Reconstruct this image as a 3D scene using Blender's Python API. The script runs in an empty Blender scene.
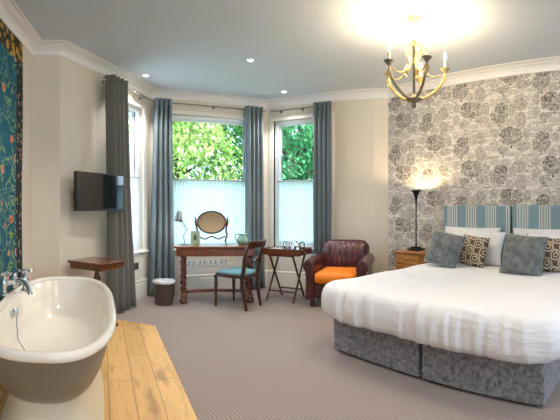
import bpy, bmesh, math, random
from mathutils import Vector, Matrix, noise
random.seed(7)
S = bpy.context.scene
C = S.collection
R = math.radians
PI = math.pi

# ------------------------------------------------------------------ camera
cd = bpy.data.cameras.new('camera'); cam = bpy.data.objects.new('camera', cd); C.objects.link(cam)
cam.location = (0, 0, 1.25); cam.rotation_euler = (PI/2, 0, 0)
cd.type = 'PANO'                       # the photograph is a stitched cylindrical panorama
cd.panorama_type = 'CENTRAL_CYLINDRICAL'
cd.central_cylindrical_range_u_min = -0.70
cd.central_cylindrical_range_u_max = 0.70
cd.central_cylindrical_range_v_min = -212/400
cd.central_cylindrical_range_v_max = 208/400
cd.central_cylindrical_radius = 1.0
S.camera = cam

# ------------------------------------------------------------------ world, sun, exposure
wd = bpy.data.worlds.new('world'); S.world = wd; wd.use_nodes = True
wn = wd.node_tree.nodes; bg = wn['Background']
bg.inputs[0].default_value = (0.58, 0.80, 1.0, 1); bg.inputs[1].default_value = 3.8
sd = bpy.data.lights.new('sun', 'SUN'); sun = bpy.data.objects.new('sun', sd); C.objects.link(sun)
sd.energy = 3.6; sd.angle = R(2); sd.color = (1.0, .95, .85)
sun.rotation_euler = (R(38), R(10), 0)
S.view_settings.view_transform = 'Standard'; S.view_settings.look = 'None'
S.view_settings.gamma = 1; S.view_settings.use_curve_mapping = False
S.view_settings.exposure = 0.98

def lamp(name, loc, watt, col, size=.03, kind='POINT', spot=None, rot=(0, 0, 0)):
    d = bpy.data.lights.new(name, kind); o = bpy.data.objects.new(name, d); C.objects.link(o)
    d.energy = watt; d.color = col; d.shadow_soft_size = size
    if spot: d.spot_size = spot; d.spot_blend = .6
    o.location = loc; o.rotation_euler = rot
    return o

# ------------------------------------------------------------------ node helpers
def rgb(r, g, b):
    f = lambda c: (c/255/12.92) if c <= 10 else ((c/255+.055)/1.055)**2.4
    return (f(r), f(g), f(b), 1)

class NT:
    def __init__(s, name):
        s.m = bpy.data.materials.new(name); s.m.use_nodes = True
        s.t = s.m.node_tree; s.n = s.t.nodes; s.b = s.n['Principled BSDF']
        s.coord = s.n.new('ShaderNodeTexCoord').outputs['Object']
    def put(s, sock, v):
        if isinstance(v, bpy.types.NodeSocket): s.t.links.new(v, sock)
        elif v is not None: sock.default_value = v
    def ma(s, op, a, b=None, c=None):
        n = s.n.new('ShaderNodeMath'); n.operation = op
        s.put(n.inputs[0], a); s.put(n.inputs[1], b)
        if c is not None: s.put(n.inputs[2], c)
        return n.outputs[0]
    def sep(s, v=None):
        n = s.n.new('ShaderNodeSeparateXYZ'); s.put(n.inputs[0], v or s.coord); return n.outputs
    def comb(s, x, y, z=0.0):
        n = s.n.new('ShaderNodeCombineXYZ')
        for i, v in enumerate((x, y, z)): s.put(n.inputs[i], v)
        return n.outputs[0]
    def mapping(s, sc=(1, 1, 1), rz=0.0, loc=(0, 0, 0), v=None):
        n = s.n.new('ShaderNodeMapping'); s.put(n.inputs[0], v or s.coord)
        n.inputs['Scale'].default_value = sc; n.inputs['Rotation'].default_value = (0, 0, rz); n.inputs['Location'].default_value = loc
        return n.outputs[0]
    def noise(s, scale, detail=3, rough=.5, v=None, dist=0):
        n = s.n.new('ShaderNodeTexNoise'); s.put(n.inputs['Vector'], v or s.coord)
        n.inputs['Scale'].default_value = scale; n.inputs['Detail'].default_value = detail
        n.inputs['Roughness'].default_value = rough; n.inputs['Distortion'].default_value = dist
        return n.outputs[0]
    def voro(s, scale, v=None, feat='F1', rnd=1.0):
        n = s.n.new('ShaderNodeTexVoronoi'); n.feature = feat; s.put(n.inputs['Vector'], v or s.coord)
        n.inputs['Scale'].default_value = scale; n.inputs['Randomness'].default_value = rnd
        return n.outputs
    def ramp(s, v, stops, const=False):
        n = s.n.new('ShaderNodeValToRGB'); s.put(n.inputs[0], v); e = n.color_ramp.elements
        if const: n.color_ramp.interpolation = 'CONSTANT'
        while len(e) < len(stops): e.new(.5)
        for i, (p, c) in enumerate(stops): e[i].position = p; e[i].color = c if hasattr(c, '__len__') else (c, c, c, 1)
        return n.outputs[0]
    def mix(s, f, a, b, mode='MIX'):
        n = s.n.new('ShaderNodeMix'); n.data_type = 'RGBA'; n.blend_type = mode
        s.put(n.inputs[0], f); s.put(n.inputs[6], a); s.put(n.inputs[7], b); return n.outputs[2]
    def bump(s, h, strength=.3, dist=.01):
        n = s.n.new('ShaderNodeBump'); s.put(n.inputs['Height'], h)
        n.inputs['Strength'].default_value = strength; n.inputs['Distance'].default_value = dist
        s.t.links.new(n.outputs[0], s.b.inputs['Normal'])
    def col(s, c): s.put(s.b.inputs['Base Color'], c)
    def set(s, **k):
        for a, v in k.items(): s.put(s.b.inputs[a.replace('_', ' ')], v)
        return s.m

def plain(name, c, rough=.5, metal=0.0, var=.06, scale=8, bump=0, **k):
    """a plain coloured material with slight procedural mottling"""
    t = NT(name); d = tuple(max(0, x*(1-var*2)) for x in c[:3])+(1,)
    nz = t.noise(scale, 4)
    t.col(t.mix(nz, d, c)); t.set(Roughness=rough, Metallic=metal, **k)
    if bump: t.bump(t.noise(scale*12, 3), bump, .004)
    return t.m

def wood(name, a, b, rough=.35, along='x', sc=1.0):
    t = NT(name); s = {'x': (3, 28, 28), 'y': (28, 3, 28), 'z': (28, 28, 3)}[along]
    v = t.mapping(tuple(q*sc for q in s)); n1 = t.noise(1.0, 5, .6, v, 1.2); n2 = t.noise(2.2, 3)
    c = t.ramp(n1, [(.3, a), (.7, b)]); t.col(t.mix(t.ma('MULTIPLY', n2, .35), c, a)); t.set(Roughness=rough, Coat_Weight=.3, Coat_Roughness=.15)
    t.bump(n1, .12, .003); return t.m

M = {}
M['wall'] = plain('cream_paint', rgb(222, 210, 192), .75, var=.02, scale=3, bump=.04)
M['ceiling'] = plain('ceiling_paint', rgb(200, 206, 212), .8, var=.02, scale=2)
M['trim'] = plain('white_trim_paint', rgb(234, 230, 226), .45, var=.02)
M['frame'] = plain('window_paint', rgb(236, 240, 242), .4, var=.02)
M['casing'] = plain('cream_casing_paint', rgb(234, 228, 218), .45, var=.02)
M['walnut'] = wood('walnut', rgb(62, 30, 18), rgb(120, 66, 38), .3)
M['mahogany'] = wood('mahogany', rgb(92, 42, 22), rgb(160, 86, 50), .28)
M['mahogany_leg'] = wood('mahogany_leg', rgb(70, 30, 18), rgb(128, 64, 38), .3, 'z')
M['table_wood'] = wood('brown_table_wood', rgb(74, 38, 20), rgb(138, 80, 46), .22)
M['dark_wood'] = wood('dark_wood', rgb(38, 18, 14), rgb(82, 42, 28), .3, 'z')
M['oak'] = wood('honey_oak', rgb(150, 92, 40), rgb(205, 142, 74), .35, 'x')
M['chrome'] = plain('chrome', rgb(222, 226, 230), .12, 1.0, var=.02)
M['steel'] = plain('brushed_steel', rgb(150, 152, 155), .3, 1.0, var=.04)
M['iron'] = plain('black_iron', rgb(24, 24, 28), .4, .6, var=.1)
M['black'] = plain('black_plastic', rgb(14, 15, 18), .3, 0, var=.05)
M['screen'] = plain('screen_glass', rgb(8, 12, 18), .06, 0, var=.02, Specular_IOR_Level=.9)
M['enamel'] = plain('white_enamel', rgb(244, 236, 224), .12, var=.01, Coat_Weight=.6)
M['bath_paint'] = plain('taupe_bath_paint', rgb(124, 116, 104), .38, var=.02)
M['plinth'] = plain('cream_plinth', rgb(222, 212, 188), .35, var=.02)
M['linen'] = plain('white_linen', rgb(216, 214, 215), .8, var=.015, scale=20, bump=.05, Sheen_Weight=.2)
M['pillow'] = plain('pillow_cotton', rgb(228, 226, 228), .8, var=.02, scale=14, bump=.05)
M['mattress'] = plain('mattress_ticking', rgb(210, 205, 200), .8)
M['aqua_seat'] = plain('aqua_seat_fabric', rgb(112, 160, 172), .7, var=.06, scale=30, bump=.1)
M['orange'] = plain('orange_fabric', rgb(255, 138, 22), .65, var=.04, scale=20, bump=.1)
M['candle'] = plain('ivory_candle', rgb(235, 222, 190), .5)
M['gilt'] = plain('gilt_leaf', rgb(214, 184, 122), .5, .25, var=.2, scale=40, bump=.3)
M['bronze'] = plain('aged_grey_bronze', rgb(136, 124, 98), .55, .2, var=.2, scale=40, bump=.3)
M['green_pot'] = plain('green_glaze', rgb(146, 184, 166), .2, var=.12, scale=20)
M['porcelain'] = plain('white_porcelain', rgb(238, 238, 236), .2, var=.01)
M['socket_dark'] = plain('socket_holes', rgb(40, 40, 42), .5)
M['liner'] = plain('bin_liner', rgb(225, 225, 228), .3, var=.1, scale=40, bump=.4)
M['bin'] = plain('brown_bin_leather', rgb(92, 74, 62), .45, var=.2, scale=25, bump=.3)
M['card'] = plain('sage_card', rgb(150, 168, 140), .6, var=.05)
M['card_mark'] = plain('dark_green_print', rgb(62, 84, 70), .6)
M['brass'] = plain('brass', rgb(190, 150, 80), .3, 1.0)
M['mirror'] = plain('mirror_glass', rgb(235, 225, 205), .03, 1.0, var=0)
M['rod'] = plain('curtain_rod_metal', rgb(140, 134, 128), .4, .5)
M['bark'] = plain('bark', rgb(84, 66, 48), .9, var=.3, scale=12, bump=.5)
M['grass'] = plain('grass', rgb(84, 128, 52), .9, var=.3, scale=4)
M['hem'] = plain('brown_hem', rgb(120, 76, 36), .7, var=.2, scale=30)
M['roof'] = plain('outside_render', rgb(150, 145, 138), .9)

def emis(name, c, k):
    t = NT(name); t.col((0, 0, 0, 1)); return t.set(Emission_Color=c, Emission_Strength=k)
M['bulb'] = emis('warm_bulb', (1, .78, .45, 1), 30)
M['down'] = emis('downlight_glow', (1, .96, .9, 1), 14)
M['white_bulb'] = emis('white_bulb', (1, .97, .9, 1), 8)

def m_glass():
    t = NT('window_glass'); g = t.n.new('ShaderNodeBsdfTransparent'); gl = t.n.new('ShaderNodeBsdfGlossy'); mx = t.n.new('ShaderNodeMixShader')
    gl.inputs['Roughness'].default_value = .02; mx.inputs[0].default_value = .05
    t.t.links.new(g.outputs[0], mx.inputs[1]); t.t.links.new(gl.outputs[0], mx.inputs[2])
    t.t.links.new(mx.outputs[0], t.n['Material Output'].inputs[0]); return t.m
M['glass'] = m_glass()
def m_clear():
    t = NT('clear_glass'); t.col((.95, .97, 1, 1)); return t.set(Roughness=.03, Transmission_Weight=.85, IOR=1.3)
M['clear'] = m_clear()
def cloth_tr(name, c, tr, transp, ctr, stripes=0):
    t = NT(name); d = t.b; tl = t.n.new('ShaderNodeBsdfTranslucent'); tl.inputs[0].default_value = ctr
    mx = t.n.new('ShaderNodeMixShader'); mx.inputs[0].default_value = tr
    nz = t.noise(60, 3); t.col(t.mix(nz, tuple(x*.85 for x in c[:3])+(1,), c)); t.set(Roughness=.85, Sheen_Weight=.25)
    t.t.links.new(d.outputs[0], mx.inputs[1]); t.t.links.new(tl.outputs[0], mx.inputs[2])
    out = mx.outputs[0]
    if transp:
        tp = t.n.new('ShaderNodeBsdfTransparent'); m2 = t.n.new('ShaderNodeMixShader'); m2.inputs[0].default_value = transp
        t.t.links.new(out, m2.inputs[1]); t.t.links.new(tp.outputs[0], m2.inputs[2]); out = m2.outputs[0]
    t.t.links.new(out, t.n['Material Output'].inputs[0]); return t.m
M['voile'] = cloth_tr('white_voile', rgb(245, 250, 252), .75, .05, rgb(228, 246, 252))
M['curtain'] = cloth_tr('teal_grey_curtain', rgb(144, 156, 158), .32, 0, rgb(70, 150, 180))
M['curtain_slate'] = cloth_tr('slate_blue_curtain', rgb(108, 118, 122), .2, 0, rgb(80, 150, 175))
M['curtain_dark'] = cloth_tr('slate_curtain', rgb(120, 117, 108), .16, 0, rgb(80, 120, 130))

def m_leaf(name, a, b):
    t = NT(name); oi = t.noise(1.8, 4); t.col(t.ramp(oi, [(.3, a), (.7, b)])); return t.set(Roughness=.5, Subsurface_Weight=0)
M['leaf'] = [m_leaf('leaf_green', rgb(70, 150, 70), rgb(160, 210, 110)), m_leaf('leaf_yellow_green', rgb(120, 175, 70), rgb(212, 228, 140)),
             m_leaf('leaf_dark_green', rgb(30, 110, 70), rgb(100, 180, 110))]

def m_leather():
    t = NT('oxblood_leather'); n = t.noise(6, 4); t.col(t.ramp(n, [(.3, rgb(48, 18, 24)), (.75, rgb(96, 38, 42))]))
    t.set(Roughness=.3, Coat_Weight=.25, Coat_Roughness=.2); t.bump(t.voro(160)[0], .15, .002); return t.m
M['leather'] = m_leather()

def m_velvet(name, a, b, crush=9.0):
    t = NT(name); n = t.noise(crush, 6, .65, dist=.6); n2 = t.noise(crush*5, 4, .7, dist=2)
    t.col(t.mix(t.ma('MULTIPLY', n2, .5), t.ramp(n, [(.35, a), (.65, b)]), a))
    t.set(Roughness=.5, Sheen_Weight=.7, Sheen_Roughness=.35); t.bump(n2, .4, .006); return t.m
M['crushed'] = m_velvet('crushed_silver_velvet', rgb(90, 88, 94), rgb(184, 182, 188), 26)
M['blue_velvet'] = m_velvet('grey_blue_velvet', rgb(72, 78, 78), rgb(128, 132, 130), 14)

def m_carpet():
    t = NT('ribbed_wool_carpet'); v = t.mapping((1, 1, 1), R(-34.5))   # x' across ribs
    xs = t.sep(v); ph = t.ma('MULTIPLY', xs[0], 2*PI/.024)
    rib = t.ma('ADD', t.ma('MULTIPLY', t.ma('SINE', ph), .5), .5)
    dot = t.ma('ADD', t.ma('MULTIPLY', t.ma('SINE', t.ma('MULTIPLY', xs[1], 2*PI/.022)), .5), .5)
    n = t.noise(90, 3); n2 = t.noise(1.2, 3)
    h = t.ma('ADD', t.ma('MULTIPLY', rib, .55), t.ma('ADD', t.ma('MULTIPLY', dot, .15), t.ma('MULTIPLY', n, .5)))
    c = t.ramp(h, [(.2, rgb(122, 104, 96)), (.9, rgb(166, 146, 136))])
    t.col(t.mix(t.ma('MULTIPLY', n2, .25), c, rgb(138, 124, 122))); t.set(Roughness=.95, Sheen_Weight=.3); t.bump(h, .25, .005); return t.m
M['carpet'] = m_carpet()

def m_boards():
    t = NT('pale_oak_boards'); v = t.mapping((1, 1, 1), 0)
    br = t.n.new('ShaderNodeTexBrick'); t.put(br.inputs['Vector'], v); br.offset = .37
    br.inputs['Scale'].default_value = 1; br.inputs['Brick Width'].default_value = 1.3; br.inputs['Row Height'].default_value = .17
    br.inputs['Mortar Size'].default_value = .002; br.inputs['Color1'].default_value = rgb(232, 186, 118); br.inputs['Color2'].default_value = rgb(212, 166, 102)
    br.inputs['Mortar'].default_value = rgb(110, 78, 44)
    g = t.noise(1, 6, .62, t.mapping((2.2, 26, 1)), 1.0); k = t.noise(1, 4, .5, t.mapping((2, 7, 1), loc=(3, 1, 0)), .6)
    c = t.mix(t.ramp(g, [(.5, 0.0), (.75, .5)]), br.outputs[0], rgb(170, 122, 76))
    c = t.mix(t.ramp(k, [(.57, 0.0), (.70, .6)]), c, rgb(138, 94, 54))
    t.col(c); t.set(Roughness=.5, Coat_Weight=.05, Coat_Roughness=.4); t.bump(g, .08, .002); return t.m
M['boards'] = m_boards()

def m_toile():
    """woodland toile wallpaper: engraved trees and ground, repeated; object x along the wall, z up"""
    t = NT('woodland_toile_wallpaper'); o = t.sep()
    wob = t.noise(6, 4, .6); wob2 = t.noise(6, 4, .6, t.mapping(loc=(5, 5, 5)))
    W, H = .54, .74
    x = t.ma('ADD', o[0], t.ma('MULTIPLY', t.ma('SUBTRACT', wob, .5), .07))
    z = t.ma('ADD', o[2], t.ma('MULTIPLY', t.ma('SUBTRACT', wob2, .5), .09))
    px = t.ma('MULTIPLY', t.ma('FRACT', t.ma('DIVIDE', x, W)), W); pz = t.ma('MULTIPLY', t.ma('FRACT', t.ma('ADD', t.ma('DIVIDE', z, H), t.ma('MULTIPLY', t.ma('FLOOR', t.ma('DIVIDE', x, W)), .5))), H)
    puff = t.voro(30, t.comb(o[0], o[2]))[0]
    rag = t.ma('ADD', t.ma('MULTIPLY', t.ma('SUBTRACT', puff, .40), .42), t.ma('MULTIPLY', t.ma('SUBTRACT', t.noise(26, 4, .75), .5), 1.9))
    clump = t.voro(48, t.comb(o[0], o[2]))[0]
    leaf = t.ma('MULTIPLY', t.ramp(clump, [(.10, .6), (.45, 1.0)]), t.ramp(puff, [(.10, .6), (.50, 1.0)]))
    fine = t.ramp(t.noise(34, 4, .8), [(.38, .35), (.56, 1.0)])
    leaf = t.ma('MULTIPLY', leaf, fine)
    gr = t.noise(1, 5, .65, t.mapping((7, 1, 30)), .8)
    hatch = t.ramp(t.noise(1, 4, .7, t.mapping((40, 1, 130))), [(.4, .4), (.6, 1.0)])
    ink = t.ma('MULTIPLY', t.ramp(gr, [(.47, 0.0), (.56, .75)]), hatch)
    ink = t.ma('MAXIMUM', ink, t.ma('MULTIPLY', t.ramp(t.noise(24, 5, .75), [(.50, 0.0), (.60, .55)]), fine))
    crowns = [(.07, .70, .055, .03, .5), (.48, .70, .05, .03, .5), (.20, .68, .06, .05, .6), (.40, .64, .075, .07, .7), (.30, .60, .05, .05, .65), (.06, .50, .045, .07, .65),
              (.13, .52, .10, .08, .85), (.15, .61, .075, .055, .95), (.41, .44, .065, .09, .7), (.27, .42, .05, .05, .6), (.07, .32, .055, .05, .65), (.48, .27, .045, .065, .7),
              (.29, .24, .125, .07, .9), (.24, .31, .085, .055, 1.0), (.36, .30, .06, .05, .85), (.06, .16, .05, .07, .6), (.44, .13, .08, .045, .7), (.18, .10, .07, .045, .75), (.30, .05, .08, .03, .5)]
    trunks = {6: (.13, .40, .47, .010), 8: (.41, .31, .38, .007), 3: (.41, .53, .60, .006), 12: (.28, .13, .20, .012), 10: (.07, .24, .29, .006), 17: (.18, .02, .07, .006)}
    for k, (cx, cz, rx, rz, w) in enumerate(crowns):
        if k in trunks:
            tx, z0, z1, tw = trunks[k]
            a = t.ma('LESS_THAN', t.ma('ABSOLUTE', t.ma('SUBTRACT', px, tx)), tw); b = t.ma('LESS_THAN', t.ma('ABSOLUTE', t.ma('SUBTRACT', pz, (z0+z1)/2)), (z1-z0)/2)
            ink = t.ma('MAXIMUM', ink, t.ma('MULTIPLY', a, b))
        dx = t.ma('DIVIDE', t.ma('SUBTRACT', px, cx), rx*1.28); dz = t.ma('DIVIDE', t.ma('SUBTRACT', pz, cz), rz*1.25)
        e = t.ma('ADD', t.ma('ADD', t.ma('MULTIPLY', dx, dx), t.ma('MULTIPLY', dz, dz)), rag)
        ink = t.ma('MULTIPLY', ink, t.ma('GREATER_THAN', e, 1.13))
        ink = t.ma('MAXIMUM', ink, t.ma('MULTIPLY', t.ma('LESS_THAN', e, 1.0), t.ma('MULTIPLY', leaf, w)))
    t.col(t.mix(ink, rgb(224, 215, 205), rgb(70, 58, 50))); t.set(Roughness=.7); return t.m
M['toile'] = m_toile()

def m_tapestry():
    t = NT('floral_tapestry_weave'); o = t.sep()       # object x along the wall from the far edge, z up
    v = t.voro(6.5); d = v[0]; cellc = t.sep(v[1])
    w = t.noise(14, 4, .6, dist=2.5)
    base = t.ramp(w, [(.40, rgb(6, 62, 84)), (.5, rgb(16, 104, 128)), (.57, rgb(8, 74, 92)), (.68, rgb(40, 120, 110))])
    flo = t.ramp(cellc[0], [(.0, rgb(226, 150, 110)), (.35, rgb(206, 214, 220)), (.6, rgb(210, 120, 90)), (.8, rgb(120, 150, 70))], True)
    fm = t.ma('LESS_THAN', t.ma('ADD', d, t.ma('MULTIPLY', t.noise(50, 3), .22)), .36)
    vine = t.ma('LESS_THAN', t.ma('ABSOLUTE', t.ma('SUBTRACT', t.noise(5, 2, .5, dist=1.5), .5)), .022)
    base = t.mix(vine, base, rgb(120, 150, 110)); eye = t.ma('LESS_THAN', d, .12)
    c = t.mix(eye, t.mix(fm, base, flo), rgb(150, 60, 50))
    v2 = t.voro(16); fl2 = t.ma('LESS_THAN', t.ma('ADD', v2[0], t.ma('MULTIPLY', w, .3)), .5)
    bord = t.mix(fl2, rgb(22, 34, 40), t.ramp(t.sep(v2[1])[1], [(0, rgb(190, 160, 140)), (.5, rgb(120, 130, 84)), (.75, rgb(170, 110, 90))], True))
    inb = t.ma('LESS_THAN', o[0], .17)
    c = t.mix(inb, c, bord)
    ed = t.ma('LESS_THAN', t.ma('ABSOLUTE', t.ma('SUBTRACT', o[0], .175)), .008); c = t.mix(ed, c, rgb(30, 52, 60))
    gold = t.mix(t.ma('LESS_THAN', t.ma('ADD', t.voro(12)[0], t.ma('MULTIPLY', w, .4)), .66), rgb(50, 44, 22), rgb(178, 138, 60))
    c = t.mix(t.ma('GREATER_THAN', o[2], 2.60), c, gold)
    t.col(c); t.set(Roughness=.9); t.bump(t.noise(220, 2), .3, .003); return t.m
M['tapestry'] = m_tapestry()

def m_stripes():
    t = NT('blue_stripe_fabric'); x = t.ma('FRACT', t.ma('DIVIDE', t.sep()[0], .27))
    blue, cream, tau, lb = rgb(126, 150, 158), rgb(208, 204, 198), rgb(136, 130, 130), rgb(148, 168, 174)
    c = t.ramp(x, [(0, blue), (.24, cream), (.29, tau), (.34, cream), (.39, lb), (.50, cream), (.54, blue), (.60, cream), (.65, tau), (.70, cream), (.76, blue)], True)
    t.col(t.mix(t.ma('MULTIPLY', t.noise(120, 2), .15), c, rgb(90, 100, 108))); t.set(Roughness=.8); t.bump(t.noise(300, 2), .2, .002); return t.m
M['stripes'] = m_stripes()

def m_lattice():
    t = NT('brown_lattice_fabric'); o = t.sep(); P = .17
    def cell(a, sh): return t.ma('SUBTRACT', t.ma('FRACT', t.ma('ADD', t.ma('DIVIDE', a, P), sh)), .5)
    out = None
    for sh in (0.0, .5):
        x, z = cell(o[0], sh), cell(o[2], sh)
        r = t.ma('SQRT', t.ma('ADD', t.ma('MULTIPLY', x, x), t.ma('MULTIPLY', z, z)))
        for r0, w in ((.30, .035), (.13, .03)):
            q = t.ma('LESS_THAN', t.ma('ABSOLUTE', t.ma('SUBTRACT', r, r0)), w); out = q if out is None else t.ma('MAXIMUM', out, q)
    dg = t.ma('LESS_THAN', t.ma('ABSOLUTE', cell(t.ma('ADD', o[0], o[2]), .25)), .03); out = t.ma('MAXIMUM', out, dg)
    t.col(t.mix(out, rgb(92, 72, 60), rgb(200, 186, 164))); t.set(Roughness=.75); return t.m
M['lattice'] = m_lattice()

# ------------------------------------------------------------------ mesh helpers
class MB:
    def __init__(s): s.v = []; s.f = []
    def add(s, vs, fs, mat=None):
        k = len(s.v); s.v += [tuple(mat @ Vector(p)) if mat else tuple(p) for p in vs]; s.f += [tuple(i+k for i in f) for f in fs]; return s
    def box(s, c, d, rz=0, mat=None):
        x, y, z = (q/2 for q in d); m = Matrix.Translation(c) @ Matrix.Rotation(rz, 4, 'Z')
        if mat: m = mat @ m
        vs = [(a, b, e) for e in (-z, z) for a, b in ((-x, -y), (x, -y), (x, y), (-x, y))]
        return s.add(vs, [(3, 2, 1, 0), (4, 5, 6, 7), (0, 1, 5, 4), (1, 2, 6, 5), (2, 3, 7, 6), (3, 0, 4, 7)], m)
    def lathe(s, prof, c=(0, 0, 0), n=24, mat=None, twist=0, lobes=0, depth=0):
        m = Matrix.Translation(c)
        if mat: m = m @ mat
        vs = []; fs = []
        for r, z in prof:
            for i in range(n):
                a = 2*PI*i/n; q = r*(1+depth*math.cos(lobes*a+twist*z)) if lobes else r
                vs.append((q*math.cos(a), q*math.sin(a), z))
        for j in range(len(prof)-1):
            for i in range(n):
                fs.append((j*n+i, j*n+(i+1) % n, (j+1)*n+(i+1) % n, (j+1)*n+i))
        if prof[0][0] > 1e-4: fs.append(tuple(range(n-1, -1, -1)))
        if prof[-1][0] > 1e-4: fs.append(tuple((len(prof)-1)*n+i for i in range(n)))
        return s.add(vs, fs, m)
    def tube(s, pts, r, n=10, closed=False, flat=1.0):
        pts = [Vector(p) for p in pts]; m = len(pts); rs = r if hasattr(r, '__len__') else [r]*m
        vs = []; fs = []; up = None
        for i, p in enumerate(pts):
            a = pts[(i-1) % m] if closed or i > 0 else p; b = pts[(i+1) % m] if closed or i < m-1 else p
            t = (b-a).normalized()
            if up is None: up = Vector((0, 0, 1)) if abs(t.z) < .9 else Vector((1, 0, 0))
            side = t.cross(up).normalized(); up = side.cross(t).normalized()
            for k in range(n):
                q = 2*PI*k/n; vs.append(p+side*math.cos(q)*rs[i]*flat+up*math.sin(q)*rs[i])
        for i in range(m if closed else m-1):
            for k in range(n):
                a, b = i*n, ((i+1) % m)*n; fs.append((a+k, a+(k+1) % n, b+(k+1) % n, b+k))
        if not closed: fs += [tuple(range(n-1, -1, -1)), tuple((m-1)*n+k for k in range(n))]
        return s.add(vs, fs)
    def grid(s, fn, nu, nv, wrap=False):
        vs = [fn(i/(nu if wrap else nu-1), j/(nv-1)) for j in range(nv) for i in range(nu)]; fs = []
        for j in range(nv-1):
            for i in range(nu if wrap else nu-1):
                fs.append((j*nu+i, j*nu+(i+1) % nu, (j+1)*nu+(i+1) % nu, (j+1)*nu+i))
        return s.add(vs, fs)
    def prism(s, poly, z0, z1, mat=None):
        n = len(poly); vs = [(x, y, z0) for x, y in poly]+[(x, y, z1) for x, y in poly]
        fs = [tuple(range(n-1, -1, -1)), tuple(range(n, 2*n))]+[(i, (i+1) % n, n+(i+1) % n, n+i) for i in range(n)]
        return s.add(vs, fs, mat)
    def ball(s, c, r, n=16):
        rx, ry, rz = r if hasattr(r, '__len__') else (r, r, r)
        prof = [(math.sin(PI*k/10), -math.cos(PI*k/10)) for k in range(11)]
        prof[0] = (0, -1); prof[-1] = (0, 1)
        return s.lathe(prof, n=n, mat=Matrix.Translation(c) @ Matrix.Diagonal((rx, ry, rz, 1)))
    def build(s, name, mat, parent=None, bevel=0, sub=0, solid=0, ang=38, seg=2):
        me = bpy.data.meshes.new(name); bm = bmesh.new()
        vv = [bm.verts.new(p) for p in s.v]
        for f in s.f:
            try: bm.faces.new([vv[i] for i in f])
            except ValueError: pass
        bmesh.ops.remove_doubles(bm, verts=bm.verts, dist=1e-5)
        bmesh.ops.recalc_face_normals(bm, faces=bm.faces)
        for f in bm.faces: f.smooth = True
        for e in bm.edges:
            if len(e.link_faces) == 2 and e.calc_face_angle(0) > R(ang): e.smooth = False
        bm.to_mesh(me); bm.free(); me.materials.append(mat)
        o = bpy.data.objects.new(name, me); C.objects.link(o)
        if bevel:
            b = o.modifiers.new('b', 'BEVEL'); b.width = bevel; b.segments = seg; b.limit_method = 'ANGLE'; b.harden_normals = False
        if solid: q = o.modifiers.new('s', 'SOLIDIFY'); q.thickness = solid; q.offset = 0
        if sub: q = o.modifiers.new('ss', 'SUBSURF'); q.levels = sub; q.render_levels = sub
        if parent: o.parent = parent
        return o

def tag(o, label=None, cat=None, group=None, kind=None):
    if label: o['label'] = label
    if cat: o['category'] = cat
    if group: o['group'] = group
    if kind: o['kind'] = kind
    return o
def thing(name, label, cat, loc=(0, 0, 0), rz=0, group=None):
    o = bpy.data.objects.new(name, None); C.objects.link(o); o.empty_display_size = .1
    o.location = loc; o.rotation_euler = (0, 0, rz); return tag(o, label, cat, group)
def copy_tree(o, parent=None):
    c = o.copy(); C.objects.link(c)
    if parent: c.parent = parent
    for ch in list(o.children): copy_tree(ch, c)
    return c
def struct(o, label=None):
    o['kind'] = 'structure'
    if label: o['label'] = label
    return o

# ------------------------------------------------------------------ the room shell
CEIL = 2.95; CB = 2.845
T = Vector((-2.431, 3.405)); PL = Vector((-2.187, 3.567)); L = Vector((-1.854, 5.503)); RR = Vector((-.193, 6.423))
J2 = Vector((1.352, 5.649)); P = Vector((1.552, 5.609)); Vd = Vector((.567, -.824)); Ud = Vector((.824, .567))
LB = T+Vector((.294, -.956))*5.86; RB = P+Vd*9.48
pts = [LB, T, PL, L, RR, J2, P, RB]
def ang(a, b): d = b-a; return math.atan2(d.y, d.x)
TH = .22
def wall(name, a, b, holes=(), mat=None, ext=(0, 0)):
    e = struct(bpy.data.objects.new(name, None)) if False else None
    ln = (b-a).length; m = MB(); xs = [-ext[0]]
    for h in holes:
        m.box(((xs[-1]+h[0])/2, TH/2, CEIL/2), (h[0]-xs[-1], TH, CEIL))
        m.box(((h[0]+h[1])/2, TH/2, h[2]/2), (h[1]-h[0], TH, h[2]))
        m.box(((h[0]+h[1])/2, TH/2, (h[3]+CEIL)/2), (h[1]-h[0], TH, CEIL-h[3])); xs.append(h[1])
    m.box(((xs[-1]+ln+ext[1])/2, TH/2, CEIL/2), (ln+ext[1]-xs[-1], TH, CEIL))
    o = m.build(name, mat or M['wall']); o.location = (a.x, a.y, 0); o.rotation_euler = (0, 0, ang(a, b)); return struct(o)

floor = MB().box((2, 1.8, -.05), (11, 10.5, .1)).build('floor', M['carpet']); struct(floor, 'ribbed taupe wool carpet')
ceil = MB().box((2, 1.8, CEIL+.05), (11, 10.5, .1)).build('ceiling', M['ceiling']); struct(ceil, 'plain grey white ceiling')
wall('wall_left', LB, T)
wall('wall_pier_left', T, PL, ext=(.1, 0))
wall('wall_bay_left', PL, L, [(1.0, 1.76, .66, 2.64)], ext=(0, .1))
wall('wall_bay_center', L, RR, [(.28, 1.60, .64, 2.63)])
wall('wall_bay_right', RR, J2, [(.10, 1.05, .64, 2.63)])
wall('wall_pier_right', J2, P)
wall('wall_right', P, RB, mat=M['toile'])
BL, BR = RB, LB
wall('wall_back', BL, BR, [(1.2, 5.6, .5, 2.6)])

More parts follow.
